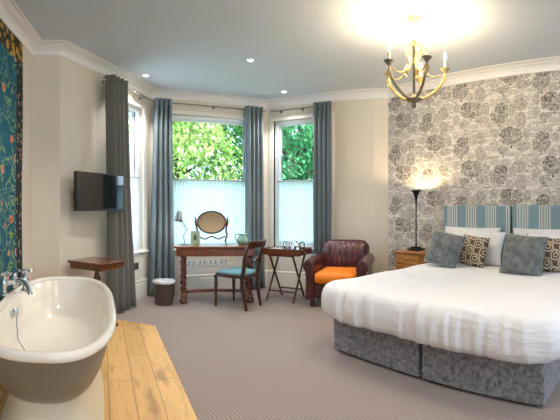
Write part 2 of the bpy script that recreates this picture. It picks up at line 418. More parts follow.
def offs(pp, d):
    """mitred offset of the open polyline pp by d towards the room"""
    out = []
    for i, p in enumerate(pp):
        ns = []
        if i > 0: t = (p-pp[i-1]).normalized(); ns.append(Vector((t.y, -t.x)))
        if i < len(pp)-1: t = (pp[i+1]-p).normalized(); ns.append(Vector((t.y, -t.x)))
        n = sum(ns, Vector((0, 0))).normalized(); out.append(p+n*(d/max(.3, n.dot(ns[0]))))
    return out
def sweep(prof, names, mat):
    rows = [offs(pts, d) for d, z in prof]
    for i, nm in enumerate(names):
        if not nm: continue
        m = MB(); n = len(prof)
        vs = [(rows[k][j].x, rows[k][j].y, prof[k][1]) for j in (i, i+1) for k in range(n)]
        m.add(vs, [(k, (k+1) % n, n+(k+1) % n, n+k) for k in range(n)]+[tuple(range(n)), tuple(range(2*n-1, n-1, -1))])
        struct(m.build(nm, mat, ang=12))
corn = [(-.01, CB-.004), (.016, CB-.004), (.018, CB+.014), (.010, CB+.020), (.014, CB+.034), (.030, CB+.056), (.056, CB+.072), (.080, CB+.074), (.082, CB+.084), (.070, CB+.088), (.100, CB+.088), (.112, CB+.094), (.104, CB+.097), (.140, CB+.097), (.142, CB+.11), (-.01, CB+.11)]
sweep(corn, ['trim_1', 'trim_2', 'trim_3', 'trim_4', 'trim_5', 'trim_6', 'trim_7'], M['trim'])
bb = [(-.01, -.01), (.030, -.01), (.030, .20), (.022, .215), (.024, .225), (.030, .232), (.024, .25), (.012, .262), (-.01, .265)]
sweep(bb, ['baseboard_left', 'baseboard_pier_left', 'baseboard_bay_left', 'baseboard_bay_center', 'baseboard_bay_right', 'baseboard_pier_right', 'baseboard_right'], M['casing'])

def window(name, a, b, h, label):
    x0, x1, z0, z1 = h; e = bpy.data.objects.new(name, None); C.objects.link(e)
    e.location = (a.x, a.y, 0); e.rotation_euler = (0, 0, ang(a, b)); e['kind'] = 'structure'; e['label'] = label
    m = MB(); w = .055; y = .10; zm = 1.665
    for x in (x0+w/2, x1-w/2): m.box((x, y, (z0+z1)/2), (w, .10, z1-z0))
    m.box(((x0+x1)/2, y, z1-.022), (x1-x0-2*w, .10, .044)); m.box(((x0+x1)/2, y, z0+.035), (x1-x0-2*w, .10, .07))
    m.build('window_frame', M['frame'], e, bevel=.004)
    for (za, zb, yy) in ((z0+.07, zm+.02, .085), (zm-.02, z1-.044, .125)):
        s = MB(); q = .028
        for x in (x0+w+q/2, x1-w-q/2): s.box((x, yy, (za+zb)/2), (q, .035, zb-za))
        for z in (za+q/2, zb-q/2): s.box(((x0+x1)/2, yy, z), (x1-x0-2*w-2*q, .035, q))
        sh = s.build('sash', M['frame'], e, bevel=.003)
        MB().box(((x0+x1)/2, yy, (za+zb)/2), (x1-x0-2*w-2*q+.01, .005, zb-za-2*q+.01)).build('pane', M['glass'], sh)
    c = MB(); cw = .075
    for x in (x0-cw/2+.005, x1+cw/2-.005):
        if x-cw/2 > 0 : c.box((x, -.008, (z0+z1)/2+.03), (cw, .022, z1-z0+.07))
    c.box(((x0+x1)/2, -.010, z1+.028), (x1-x0+2*cw*.5, .026, .056))
    c.build('casing', M['casing'], e, bevel=.005)
    MB().box(((x0+x1)/2, -.01, z0-.012), (x1-x0+.10, .12, .028)).build('sill', M['casing'], e, bevel=.008)
    MB().box(((x0+x1)/2, -.006, (z0-.03+.265)/2), (x1-x0-.02, .016, z0-.30)).build('apron_panel', M['casing'], e, bevel=.004)
    return e
window('window_1', PL, L, (1.0, 1.76, .66, 2.64), 'narrow sash window in the left bay wall')
window('window_2', L, RR, (.28, 1.60, .64, 2.63), 'wide sash window behind the writing desk')
window('window_3', RR, J2, (.10, 1.05, .64, 2.63), 'sash window behind the tray table')
window('fill_window', BL, BR, (1.2, 5.6, .5, 2.6), 'added unseen window opposite the bay, letting in fill light')  # invented window behind the camera, lets in soft fill light

# raised board platform under the bath
ax = Vector((.441, -.897)).normalized(); pa = Vector((-1.29, 4.0))
E1 = Vector((-1.82, 4.07)); E2 = Vector((-1.285, 3.985)); E3 = E2+Vector((.43, -.903))*4.2; E4 = E1+Vector((-.16, .02))
plat_pts = [E4+Vector((-.12, 0)), E1, E2, E3, Vector((-.6, -.9)), T+Vector((.25, -.956))*4, T+Vector((.02, -.03)), PL+Vector((.01, .0))]
pe = bpy.data.objects.new('tmp', None)
rz = math.atan2(-.903, .43)
mt = Matrix.Rotation(-rz, 4, 'Z') @ Matrix.Translation((-E2.x, -E2.y, 0))
m = MB().prism([(p.x, p.y) for p in plat_pts], .0, .02, mt); o = m.build('floor_boards', M['boards'], bevel=.003)
o.location = (E2.x, E2.y, 0); o.rotation_euler = (0, 0, rz); struct(o, 'pale oak boards under the bath')
bpy.data.objects.remove(pe)
PZ = .02

# ------------------------------------------------------------------ garden beyond the windows
lawn = MB().box((-1, 16, -1.05), (60, 17, .1)).build('ground_lawn', M['grass']); struct(lawn)
def tree(loc, h, rad, mi, label, cat='tree', nleaf=2600, seed=1):
    rnd = random.Random(seed); t = thing('garden_tree', label, cat, loc, 0)
    tr = MB(); tr.tube([(0, 0, 0), (.05, .03, h*.3), (-.04, 0, h*.6), (0, .02, h*.85)], [.16, .12, .08, .03], 8)
    for k in range(7):
        a = k*2.4; z0 = h*(.3+.07*k); tr.tube([(0, 0, z0), (math.cos(a)*rad*.35, math.sin(a)*rad*.35, z0+.35), (math.cos(a)*rad*.7, math.sin(a)*rad*.7, z0+.6)], [.05, .035, .015], 6)
    tr.build('trunk', M['bark'], t)
    fo = MB(); blobs = []
    for k in range(22):
        a = rnd.uniform(0, 2*PI); q = rad*math.sqrt(rnd.random())*.8; blobs.append((q*math.cos(a), q*math.sin(a), h*rnd.uniform(.12, .95), rad*rnd.uniform(.3, .5)))
    for k in range(nleaf):
        bx, by, bz, br = rnd.choice(blobs); d = Vector((rnd.gauss(0, 1), rnd.gauss(0, 1), rnd.gauss(0, 1))).normalized()*br*rnd.uniform(.7, 1.05)
        s = rnd.uniform(.045, .10); mm = Matrix.Translation((bx+d.x, by+d.y, bz+d.z)) @ Matrix.Rotation(rnd.uniform(0, 6.3), 4, 'Z') @ Matrix.Rotation(rnd.uniform(-1.1, 1.1), 4, 'X')
        fo.add([(0, -s, 0), (s*.5, -s*.2, s*.1), (s*.35, s*.5, .0), (0, s, -s*.1), (-s*.35, s*.5, 0), (-s*.5, -s*.2, s*.1)], [(0, 1, 2, 3, 4, 5)], mm)
    fo.build('foliage', M['leaf'][mi], t)
tree((-3.0, 11.5, -1), 6.2, 1.9, 1, 'yellow green tree beyond the wide window, on its left', nleaf=15000, seed=3)
tree((-1.0, 12.4, -1), 6.4, 1.9, 0, 'mid green tree beyond the wide window, on its right', nleaf=15000, seed=5)
tree((.6, 10.6, -1), 5.8, 1.5, 2, 'dark green tree seen through the window behind the tray table', nleaf=15000, seed=9)
tree((-4.6, 13.6, -1), 6.8, 2.2, 0, 'tall green tree furthest back beyond the wide window', nleaf=11000, seed=11)
tree((-2.2, 15.5, -1), 7.4, 2.6, 2, 'dark green tree behind the two nearest the wide window', nleaf=15000, seed=21)
tree((.4, 15.2, -1), 7.4, 2.6, 0, 'mid green tree behind the one in the tray table window', nleaf=15000, seed=22)
tree((2.6, 13.0, -1), 6.8, 2.0, 2, 'dark green tree partly hidden by the right curtain', nleaf=11000, seed=12)

# ------------------------------------------------------------------ curtains, rods, voiles
def frame(a, b): return (a.x, a.y, 0), ang(a, b)
def rod(a, b, s0, s1, label, off=-.10, z=2.765):
    loc, rz = frame(a, b); t = thing('curtain_rod', label, 'curtain rod', loc, rz)
    MB().tube([(s0, off, z), (s1, off, z)], .009, 12).build('pole', M['rod'], t)
    for s in (s0, s1): MB().ball((s, off, z), (.015, .015, .015)).build('finial', M['rod'], t)
    for s in (s0+.12, (s0+s1)/2, s1-.12):
        MB().tube([(s, 0.002, z), (s, off, z)], .007, 8).lathe([(.022, 0), (.022, .008)], (s, 0, z), 14, Matrix.Rotation(PI/2, 4, 'X')).build('bracket', M['rod'], t)
rod(PL, L, .66, 1.78, 'dark metal curtain rod above the narrow left window')
rod(L, RR, .16, 1.78, 'dark metal curtain rod above the wide desk window')
rod(RR, J2, .12, 1.10, 'dark metal curtain rod above the tray table window')
def curtain(a, b, s0, s1, label, mat, off=-.10, folds=5, spread=(0, 0), amp=.055, zt=2.80, seed=0, bz=.02):
    loc, rz = frame(a, b); t = thing('curtain', label, 'curtain', loc, rz, 'full length eyelet curtains')
    def fn(i, j):
        z = zt+(bz-zt)*j; k = 2*PI*folds*i; sp = j**1.5
        s = s0-spread[0]*sp+(s1+spread[1]*sp-(s0-spread[0]*sp))*i
        w = noise.noise(Vector((i*3+seed, j*1.5, seed)))
        y = off+amp*(math.sin(k+w*1.2*j)+.18*math.sin(2*k+seed))+.02*w*j
        return (s+.012*math.cos(k)*1.0+.015*w*j, y, z)
    MB().grid(fn, folds*14+1, 26).build('drape', mat, t, solid=.006, ang=80)
    for k in range(folds*2):
        i = (k+.5)/(folds*2); s = s0+(s1-s0)*i
        ring = MB(); x = s; ring.tube([(x, off+.02*math.cos(q), zt-.035+.02*math.sin(q)) for q in [2*PI*n/12 for n in range(12)]], .004, 6, True); ring.build('eyelet', M['steel'], t)
curtain(PL, L, .62, .97, 'dark slate curtain at the left wall, nearest the bath', M['curtain_dark'], off=-.18, folds=4, spread=(-.06, .22), seed=1, zt=2.78)
curtain(L, RR, .02, .28, 'teal grey curtain between the narrow window and the desk window', M['curtain'], off=-.15, folds=4, spread=(.10, .04), seed=2)
curtain(L, RR, 1.43, 1.71, 'teal grey curtain in the bay corner between desk and tray table', M['curtain'], off=-.17, folds=4, spread=(.0, .03), seed=3)
curtain(RR, J2, .84, 1.12, 'slate curtain hanging behind the leather armchair', M['curtain_slate'], off=-.16, folds=4, spread=(.0, .0), seed=4)
def voile(a, b, x0, x1, z0, label):
    loc, rz = frame(a, b); t = thing('voile_panel', label, 'net curtain', loc, rz); n = int((x1-x0)*26)
    def fn(i, j): return (x0+(x1-x0)*i, .045+.007*math.sin(2*PI*n*i)+.003*noise.noise(Vector((i*9, j*3, x0))), 1.68+(z0-1.68)*j)
    MB().grid(fn, n*8+1, 8).build('sheer_cloth', M['voile'], t, ang=80)
    MB().tube([(x0-.01, .045, 1.672), (x1+.01, .045, 1.672)], .007, 8).build('voile_rod', M['rod'], t)
voile(PL, L, 1.055, 1.705, .69, 'white voile over the lower half of the narrow left window')
voile(L, RR, .335, 1.545, .67, 'white voile over the lower half of the wide desk window')
voile(RR, J2, .155, .995, .67, 'white voile over the lower half of the tray table window')

# ------------------------------------------------------------------ sockets
def sockets(a, b, s, z, plate, holes, label, grp=None):
    loc, rz = frame(a, b); v = Matrix.Translation((loc[0], loc[1], 0)) @ Matrix.Rotation(rz, 4, 'Z') @ Vector((s, 0, z))
    t = thing('wall_socket', label, 'socket', v, rz, grp)
    y = -.017
    MB().box((0, y, 0), (.160, .008, .098)).build('face_plate', plate, t, bevel=.003)
    for x in (-.036, .036):
        m = MB(); m.box((x, y-.005, .010), (.016, .003, .022))
        for q in (-.012, .012): m.box((x+q, y-.005, -.018), (.014, .003, .011))
        m.build('pin_holes', holes, t)
        MB().box((x+.0, y-.006, .033), (.012, .006, .009)).build('switch', holes, t)
for k, w in enumerate(('leftmost', 'second from the left', 'second from the right', 'rightmost')):
    sockets(L, RR, .62+k*.17, .43, M['porcelain'], M['socket_dark'], 'white double socket under the desk, %s of the four' % w, 'white sockets under the desk')
sockets(PL, L, 1.34, .46, M['steel'], M['black'], 'steel double socket under the narrow window, nearer the slate curtain', 'steel sockets')
sockets(PL, L, 1.52, .46, M['steel'], M['black'], 'steel double socket under the narrow window, nearer the teal curtain', 'steel sockets')

# ------------------------------------------------------------------ tapestry on the left wall
dT = Vector((.294, -.956)).normalized(); loc = T+dT*.40
t = thing('tapestry', 'large teal floral tapestry with gold border hanging behind the bath', 'tapestry', (loc.x, loc.y, 0), math.atan2(dT.y, dT.x))
def fn(i, j): return (2.6*i, .035+.012*math.sin(i*34)*(.3+j*.7)+.006*math.sin(j*7+i*5), 2.80+(.50-2.80)*j)
MB().grid(fn, 80, 30).build('woven_cloth', M['tapestry'], t, solid=.006, ang=80)
MB().tube([(-.0, .03, .50), (2.6, .03, .50)], .02, 10).build('hem', M['hem'], t)
MB().tube([(-.03, .012, 2.80), (2.63, .012, 2.80)], .01, 8).build('hanging_rod', M['rod'], t)

# ------------------------------------------------------------------ bath
bc = Vector((-1.350, 2.165)); brz = math.atan2(ax.y, ax.x); HL, HW = .93, .366
t = thing('roll_top_bath', 'taupe roll top bath with white enamel inside on a cream plinth', 'bath', (bc.x, bc.y, PZ), brz)
def ell(a, sx, sy, z, ex=2.9):
    c, s = math.cos(a), math.sin(a); return (math.copysign(abs(c)**(2/ex), c)*sx, math.copysign(abs(s)**(2/ex), s)*sy, z)
def shell(prof, n=64):
    m = MB(); vs = []; fs = []
    for sx, sy, z in prof: vs += [ell(2*PI*k/n, sx, sy, z) for k in range(n)]
    for j in range(len(prof)-1):
        for k in range(n): fs.append((j*n+k, j*n+(k+1) % n, (j+1)*n+(k+1) % n, (j+1)*n+k))
    return m.add(vs, fs)
zr = .612
shell([(.62, .21, .305), (.70, .245, .322), (.77, .275, .365), (.825, .30, .42), (.86, .32, .49), (.882, .335, .56), (HL-.03, HW-.028, zr-.01)]).build('tub', M['bath_paint'], t, ang=60)
shell([(HL-.045, HW-.04, zr), (HL-.072, HW-.062, zr-.05), (HL-.10, HW-.075, zr-.12), (HL-.14, HW-.095, zr-.19), (HL-.20, HW-.125, zr-.245), (HL-.30, HW-.18, zr-.272), (.2, .06, zr-.28), (.001, .001, zr-.28)]).build('enamel_lining', M['enamel'], t, ang=60)
rim = MB(); rim.tube([ell(2*PI*k/72, HL-.022, HW-.022, zr+.003) for k in range(72)], .023, 12, True, flat=1.15); rim.build('rolled_rim', M['enamel'], t, ang=70)
pl = shell([(.76, .30, 0), (.76, .30, .04), (.75, .29, .055), (.73, .275, .10), (.69, .25, .17), (.665, .235, .25), (.66, .23, .312), (.60, .2, .316), (.001, .001, .316)]); pl.build('plinth', M['plinth'], t, ang=60)
ov = MB().lathe([(.0, 0), (.03, 0), (.03, .008), (.012, .014), (0, .016)], (0, 0, 0), 18, Matrix.Translation((-.02, HW*-1+.075, zr-.07)) @ Matrix.Rotation(-PI/2, 4, 'X')); ov.build('overflow', M['chrome'], t)
# local +y is towards the bed (right), -y towards the tapestry
ch = MB(); ch.tube([(-.02, -.268, zr-.075), (.03, -.255, zr-.14), (.10, -.235, zr-.20), (.16, -.17, zr-.255), (.20, -.11, zr-.265)], .004, 6); ch.build('plug_chain', M['chrome'], t)
MB().lathe([(.0, 0), (.028, .0), (.026, .012), (.008, .016), (.006, .03), (0, .03)], (.20, -.10, zr-.28), 16).build('plug', M['chrome'], t)
MB().lathe([(0, 0), (.012, .004), (.014, .02), (.008, .05), (0, .055)], (-.02, -.266, zr-.09), 12).build('chain_handle', M['chrome'], t)
# bath mixer
tl = Matrix.Translation((bc.x, bc.y, PZ)) @ Matrix.Rotation(brz, 4, 'Z') @ Vector((-.20, -HW+.05, zr+.026))
t = thing('bath_mixer_tap', 'chrome bath mixer tap with crosshead handles on the bath rim', 'tap', tl, brz-R(40)); t.scale = (1.25, 1.25, 1.25)
b = MB()
for x in (-.075, .075):
    b.lathe([(.028, -.004), (.028, .006), (.015, .014), (.013, .03), (.02, .05), (.022, .07), (.016, .085), (.01, .1)], (x, 0, 0), 16)
b.tube([(-.075, 0, .062), (.075, 0, .062)], .016, 12); b.lathe([(.02, .03), (.024, .05), (.024, .075), (.014, .09), (.014, .11), (.0, .115)], (0, 0, 0), 16)
b.build('mixer_body', M['chrome'], t)
MB().tube([(0, .01, .065), (0, .045, .072), (0, .085, .07), (0, .115, .055), (0, .13, .03), (0, .132, .012)], [.016, .014, .013, .013, .014, .016], 12).build('spout', M['chrome'], t)
for x in (-.075, .075):
    hm = MB(); hm.lathe([(.008, .095), (.012, .11), (.012, .122), (0, .128)], (x, 0, 0), 12)
    for q in (0, PI/2):
        dx, dy = .036*math.cos(q+.5), .036*math.sin(q+.5); hm.tube([(x-dx, -dy, .115), (x+dx, dy, .115)], .006, 8)
        for s in (-1, 1): hm.ball((x+s*dx, s*dy, .115), .009, 10)
    hm.build('crosshead_handle', M['chrome'], t)

# ------------------------------------------------------------------ pedestal table by the bath
t = thing('pedestal_table', 'small square-topped mahogany pedestal table beside the bath', 'table', (-1.87, 3.80, PZ), R(-12))
MB().box((0, 0, .668), (.45, .45, .024)).build('tabletop', M['table_wood'], t, bevel=.008)
MB().box((0, 0, .628), (.41, .41, .056)).build('apron', M['table_wood'], t, bevel=.004)
MB().lathe([(.05, .59), (.045, .575), (.02, .56), (.028, .53), (.04, .49), (.03, .44), (.018, .40), (.022, .34), (.03, .25), (.045, .19), (.05, .14), (.03, .11)], n=20).build('column', M['mahogany_leg'], t)
for k in range(3):
    a = k*2*PI/3+R(-105); c, s = math.cos(a), math.sin(a)
    MB().tube([(c*.02, s*.02, .15), (c*.09, s*.09, .135), (c*.16, s*.16, .06), (c*.20, s*.20, .02), (c*.235, s*.235, .018)], [.022, .02, .016, .016, .018], 10).build('leg', M['mahogany_leg'], t)

# ------------------------------------------------------------------ television on a bracket
a = Vector((-1.985, 3.55)); bq = Vector((-1.778, 4.325)); c = (a+bq)/2
t = thing('television', 'black flat screen television on a wall bracket above the small table', 'television', (c.x, c.y, 1.425), ang(a, bq))
w = (bq-a).length
MB().box((0, .018, 0), (w, .035, .41)).build('casing', M['black'], t, bevel=.006)
MB().box((0, -.001, .005), (w-.03, .004, .375)).build('screen', M['screen'], t)
MB().box((0, .06, 0), (.26, .055, .22)).build('back_cover', M['black'], t, bevel=.01)
wv = Vector((-.985, .1695))
g = Matrix.Rotation(-ang(a, bq), 4, 'Z') @ Vector((wv.x, wv.y, 0)); dist = .20
MB().tube([(0, .08, -.02), (.04, .14, -.02), (g.x*dist, .08+g.y*dist*.6, -.02), (g.x*dist*1.12, g.y*dist*1.12, -.02)], .015, 10).build('bracket_arm', M['iron'], t)

# ------------------------------------------------------------------ waste bin
t = thing('waste_bin', 'round brown waste bin with a white liner left of the desk', 'bin', (-1.49, 5.0, 0), 0)
MB().lathe([(.115, .0), (.12, .02), (.14, .285), (.146, .29), (.146, .30), (.136, .30), (.113, .02), (0, .02)], n=40).build('bin_body', M['bin'], t)
def fn(i, j):
    a = i*2*PI; r = [.151, .150, .147, .135, .12, .06, .0][int(round(j*6))]; z = [.282, .290, .306, .309, .28, .265, .26][int(round(j*6))]
    n = noise.noise(Vector((math.cos(a)*4, math.sin(a)*4, j*5))); return (math.cos(a)*(r+.008*n*(j < .9)), math.sin(a)*(r+.008*n*(j < .9)), z+.014*n)
MB().grid(fn, 60, 7, True).build('liner', M['liner'], t)

# ------------------------------------------------------------------ writing desk
dloc = Vector((-1.362, 5.010)); drz = R(12); DL, DD = 1.10, .46
t = thing('writing_desk', 'mahogany writing desk with two drawers and turned legs under the window', 'desk', (dloc.x, dloc.y, 0), drz)
DT = Matrix.Translation((dloc.x, dloc.y, 0)) @ Matrix.Rotation(drz, 4, 'Z')
MB().box((DL/2, DD/2, .738), (DL, DD, .024)).build('desktop', M['mahogany'], t, bevel=.007)
MB().box((DL/2, DD/2, .672), (DL-.06, DD-.05, .107)).build('apron', M['mahogany'], t, bevel=.004)
for x in (.29, DL-.29):
    d = MB().box((x, .022, .672), (.44, .012, .078)).build('drawer', M['mahogany'], t, bevel=.004)
    MB().lathe([(.008, 0), (.008, .012), (.014, .018), (.012, .028), (0, .03)], (x, .016, .672), 14, Matrix.Rotation(PI/2, 4, 'X')).build('knob', M['dark_wood'], d)
for x in (.12, DL-.10):
    for y in (.07, DD-.07):
        MB().lathe([(.036, .62), (.038, .60), (.024, .59), (.036, .575)]+[(.033, .56-.018*k) for k in range(18)]+[(.018, .23), (.034, .215), (.036, .19), (.024, .17), (.03, .15), (.03, .08)], (x, y, 0), 28, None, 70, 2, .22).build('leg', M['mahogany_leg'], t, ang=80)
    MB().box((x, DD/2, .10), (.07, DD-.02, .055)).build('foot_bar', M['mahogany'], t, bevel=.012)
    for y in (.045, DD-.045): MB().lathe([(.022, 0), (.044, .012), (.052, .035), (.044, .06), (.026, .075)], (x, y, 0), 20).build('bun_foot', M['mahogany_leg'], t)
st = MB(); st.tube([(.085+(DL-.17)*k/12, DD/2, .115+.02*math.sin(PI*k/12)) for k in range(13)], .022, 12); st.build('stretcher', M['mahogany'], t)
DZ = .75
def on_desk(x, y, z=DZ): return DT @ Vector((x, y, z))

# desk lamp
t = thing('desk_lamp', 'chrome desk lamp with lit shade on the left end of the desk', 'lamp', on_desk(.135, .24), drz+R(20))
MB().lathe([(0, 0), (.065, 0), (.065, .008), (.055, .014), (.01, .016), (0, .016)], n=28).build('base', M['steel'], t)
MB().tube([(0, 0, .012), (-.018, 0, .12), (.03, 0, .21)], .008, 8).build('lower_arm', M['steel'], t)
MB().tube([(.03, 0, .21), (-.03, -.01, .30), (-.085, -.015, .40)], .008, 8).build('upper_arm', M['steel'], t)
MB().ball((.03, 0, .21), .012).build('joint', M['steel'], t)
sm = Matrix.Translation((-.105, -.02, .315)) @ Matrix.Rotation(R(10), 4, 'Y')
sh = MB(); sh.add(*(lambda n=24, pr=[(.058, 0), (.05, .04), (.038, .09), (.034, .13), (.02, .15), (.001, .152)]: ([(r*math.cos(2*PI*i/n), r*math.sin(2*PI*i/n), z) for r, z in pr for i in range(n)], [(j*n+i, j*n+(i+1) % n, (j+1)*n+(i+1) % n, (j+1)*n+i) for j in range(len(pr)-1) for i in range(n)]))(), sm)
sh.build('lamp_shade', M['steel'], t, solid=.003)
MB().ball(tuple(sm @ Vector((0, 0, .028))), .026).build('bulb', M['white_bulb'], t)
ll = Matrix.Translation(t.location) @ Matrix.Rotation(drz+R(20), 4, 'Z') @ sm @ Vector((0, 0, -.02))
lamp('desk_lamp_light', ll, 1.5, (1, .95, .85), .03)

# sage card
t = thing('standing_card', 'sage green information card standing beside the desk lamp', 'card', on_desk(.275, .17), drz+R(-4))
MB().box((0, 0, .095), (.125, .008, .19), mat=Matrix.Rotation(R(-8), 4, 'X')).build('card_front', M['card'], t)
MB().box((0, .052, .09), (.125, .004, .19), mat=Matrix.Rotation(R(8), 4, 'X')).build('card_back', M['card'], t)
MB().box((0, -.0052, .105), (.040, .001, .065), mat=Matrix.Rotation(R(-8), 4, 'X')).build('printed_panel', M['card_mark'], t)

# dressing mirror
t = thing('dressing_mirror', 'oval swing mirror on a scrolled dark wood stand on the desk', 'mirror', on_desk(.50, .26), R(11))
mm = Matrix.Translation((0, 0, .305)) @ Matrix.Rotation(R(-4), 4, 'X')
fr = MB(); fr.tube([tuple(mm @ Vector((.192*math.cos(q), 0, .148*math.sin(q)))) for q in [2*PI*k/48 for k in range(48)]], .012, 10, True); fr.build('oval_frame', M['dark_wood'], t)
vs = [tuple(mm @ Vector((.186*math.cos(2*PI*k/48), -.003, .142*math.sin(2*PI*k/48)))) for k in range(48)]+[tuple(mm @ Vector((.186*math.cos(2*PI*k/48), .006, .142*math.sin(2*PI*k/48)))) for k in range(48)]
MB().add(vs, [tuple(range(48)), tuple(range(95, 47, -1))]+[(k, (k+1) % 48, 48+(k+1) % 48, 48+k) for k in range(48)]).build('mirror_plate', M['mirror'], t, ang=30)
for s in (-1, 1):
    MB().tube([(s*.228, 0, .375), (s*.214, 0, .35), (s*.220, 0, .31), (s*.208, 0, .26), (s*.195, 0, .20), (s*.21, 0, .14), (s*.205, 0, .10), (s*.187, 0, .075)], [.008, .012, .015, .013, .012, .013, .012, .012], 8).build('upright', M['dark_wood'], t)
    for y in (-1, 1):
        MB().tube([(s*.19, 0, .08), (s*.185, y*.045, .05), (s*.195, y*.085, .02), (s*.20, y*.105, .010)], [.012, .011, .009, .010], 8).build('foot', M['dark_wood'], t)
    MB().ball((s*.208, 0, .305), .014, 10).build('pivot_knob', M['brass'], t)
MB().tube([(.188*(k/10-1), 0, .095+.018*math.cos(k*PI/5)*(1 if k % 10 else 1)) for k in range(21)], .010, 8).build('crossrail', M['dark_wood'], t)

# jug
t = thing('jug', 'pale green glazed jug on the right end of the desk', 'jug', on_desk(.915, .20), drz+PI); t.scale = (1.12, 1.12, 1.12)
MB().lathe([(0, 0), (.045, 0), (.068, .025), (.074, .055), (.062, .085), (.042, .105), (.040, .118), (.048, .132), (.043, .132), (.034, .115), (.05, .08), (.0, .02)], n=28).build('body', M['green_pot'], t)
MB().tube([(.044, 0, .125), (.080, 0, .130), (.092, 0, .10), (.085, 0, .065), (.068, 0, .05)], .007, 8).build('handle', M['green_pot'], t)
MB().tube([(-.034, 0, .112), (-.055, 0, .132), (-.066, 0, .142)], [.014, .012, .006], 8).build('spout', M['green_pot'], t)

# ------------------------------------------------------------------ desk chair
p1, p2, p3, p4 = Vector((-.79, 5.04)), Vector((-.70, 5.38)), Vector((-.385, 4.84)), Vector((-.295, 5.13))
fm = (p1+p2)/2; bmid = (p3+p4)/2; c = (fm+bmid)/2; d = (fm-bmid)
t = thing('desk_chair', 'dark wood sabre-legged side chair with an aqua seat at the desk', 'chair', (c.x, c.y, 0), math.atan2(d.y, d.x))
# local +x faces forward
hl = .21
def seat(i, j):
    a = i*2*PI; q = ell(a, 1, 1, 0, 4); r = [0, .6, .95, 1.0, .97, 0][int(round(j*5))]; z = [.475, .472, .455, .435, .42, .42][int(round(j*5))]
    wy = .205+.02*q[0]; return (q[0]*r*(hl+.005), q[1]*r*wy, z)
MB().grid(seat, 40, 6, True).build('seat', M['aqua_seat'], t, ang=60)
rl = MB(); rl.tube([(ell(2*PI*k/40, hl+.012, .212, .408, 4.5)) for k in range(40)], .022, 8, True); rl.build('seat_rail', M['dark_wood'], t)
for s in (-1, 1):
    MB().lathe([(.024, .40), (.026, .37), (.016, .36), (.026, .345), (.016, .33), (.025, .31), (.022, .22), (.018, .12), (.024, .10), (.014, .09), (.015, .03), (.011, 0)], (hl-.01, s*.195, 0), 16).build('leg', M['dark_wood'], t)
    MB().tube([(-.245, s*.165, .0), (-.22, s*.168, .12), (-.19, s*.172, .26), (-.19, s*.175, .38), (-.215, s*.175, .50), (-.225, s*.175, .62), (-.255, s*.175, .73), (-.30, s*.175, .83), (-.315, s*.175, .85)],
              [.019, .022, .026, .028, .025, .021, .019, .018, .015], 8).build('leg', M['dark_wood'], t)
MB().grid(lambda i, j: (-.285-.03*math.sin(PI*i)-.02*j, -.20+.40*i, .765+.085*j), 14, 4).build('top_rail', M['dark_wood'], t, solid=.024)
rp = MB(); rp.tube([(-.222-.02*math.sin(PI*k/16), -.175+.35*k/16, .60+.022*math.sin(3*PI*k/16)) for k in range(17)], .014, 8); rp.build('back_splat', M['dark_wood'], t)

# ------------------------------------------------------------------ tray table
tc = Vector((.09, 5.48)); trz = R(-28)
t = thing('tray_table', 'folding butler tray table with dark wood legs in front of the window', 'table', (tc.x, tc.y, 0), trz)
MB().box((0, 0, .632), (.56, .38, .014)).build('tray_base', M['mahogany'], t, bevel=.002)
m = MB()
for y in (-.19, .19): m.box((0, y, .662), (.58, .014, .085))
m.build('tray_side', M['walnut'], t, bevel=.003)
for s in (-1, 1):
    m = MB(); x = s*.285
    m.box((x, 0, .636), (.012, .37, .022)); m.box((x, 0, .695), (.012, .37, .016))
    for y in (-.12, .12): m.box((x, y, .666), (.012, .13, .05))
    m.build('tray_end', M['walnut'], t, bevel=.003)
    xx = s*.20
    for q, xo in ((-1, 0), (1, -s*.026)):
        MB().tube([(xx+xo, q*.20, .008), (xx+xo, -q*.165, .618)], .014, 8).build('leg', M['dark_wood'], t)
for y, z, ww in ((-.13, .13, .20), (.13, .13, .174), (-.165, .61, .20), (.165, .61, .174)):
    MB().tube([(-ww, y, z), (ww, y, z)], .010, 8).build('stretcher', M['dark_wood'], t)
TT = Matrix.Translation((tc.x, tc.y, 0)) @ Matrix.Rotation(trz, 4, 'Z')
t = thing('kettle', 'polished steel kettle on the right end of the tray', 'kettle', TT @ Vector((.14, .02, .639)), trz+R(10))
MB().lathe([(0, 0), (.068, 0), (.072, .01), (.074, .05), (.062, .11), (.048, .135), (.03, .145), (.01, .15), (.012, .165), (0, .168)], n=32).build('body', M['chrome'], t)
MB().tube([(-.055, 0, .06), (-.095, 0, .10), (-.105, 0, .135)], [.014, .011, .008], 10).build('spout', M['chrome'], t)
MB().tube([(.05, 0, .13), (.085, 0, .155), (.11, 0, .13), (.108, 0, .07), (.072, 0, .04)], .008, 8).build('handle', M['black'], t)
t = thing('glass_jug', 'clear glass jug with dark handle left of the kettle on the tray', 'jug', TT @ Vector((-.0, .07, .639)), trz)
MB().lathe([(0, 0), (.045, 0), (.048, .02), (.044, .12), (.048, .155), (.045, .155), (.041, .12), (.044, .02), (0, .008)], n=28).build('body', M['clear'], t)
MB().tube([(-.045, 0, .145), (-.082, 0, .14), (-.085, 0, .08), (-.048, 0, .045)], .006, 8).build('handle', M['iron'], t)
cups = []
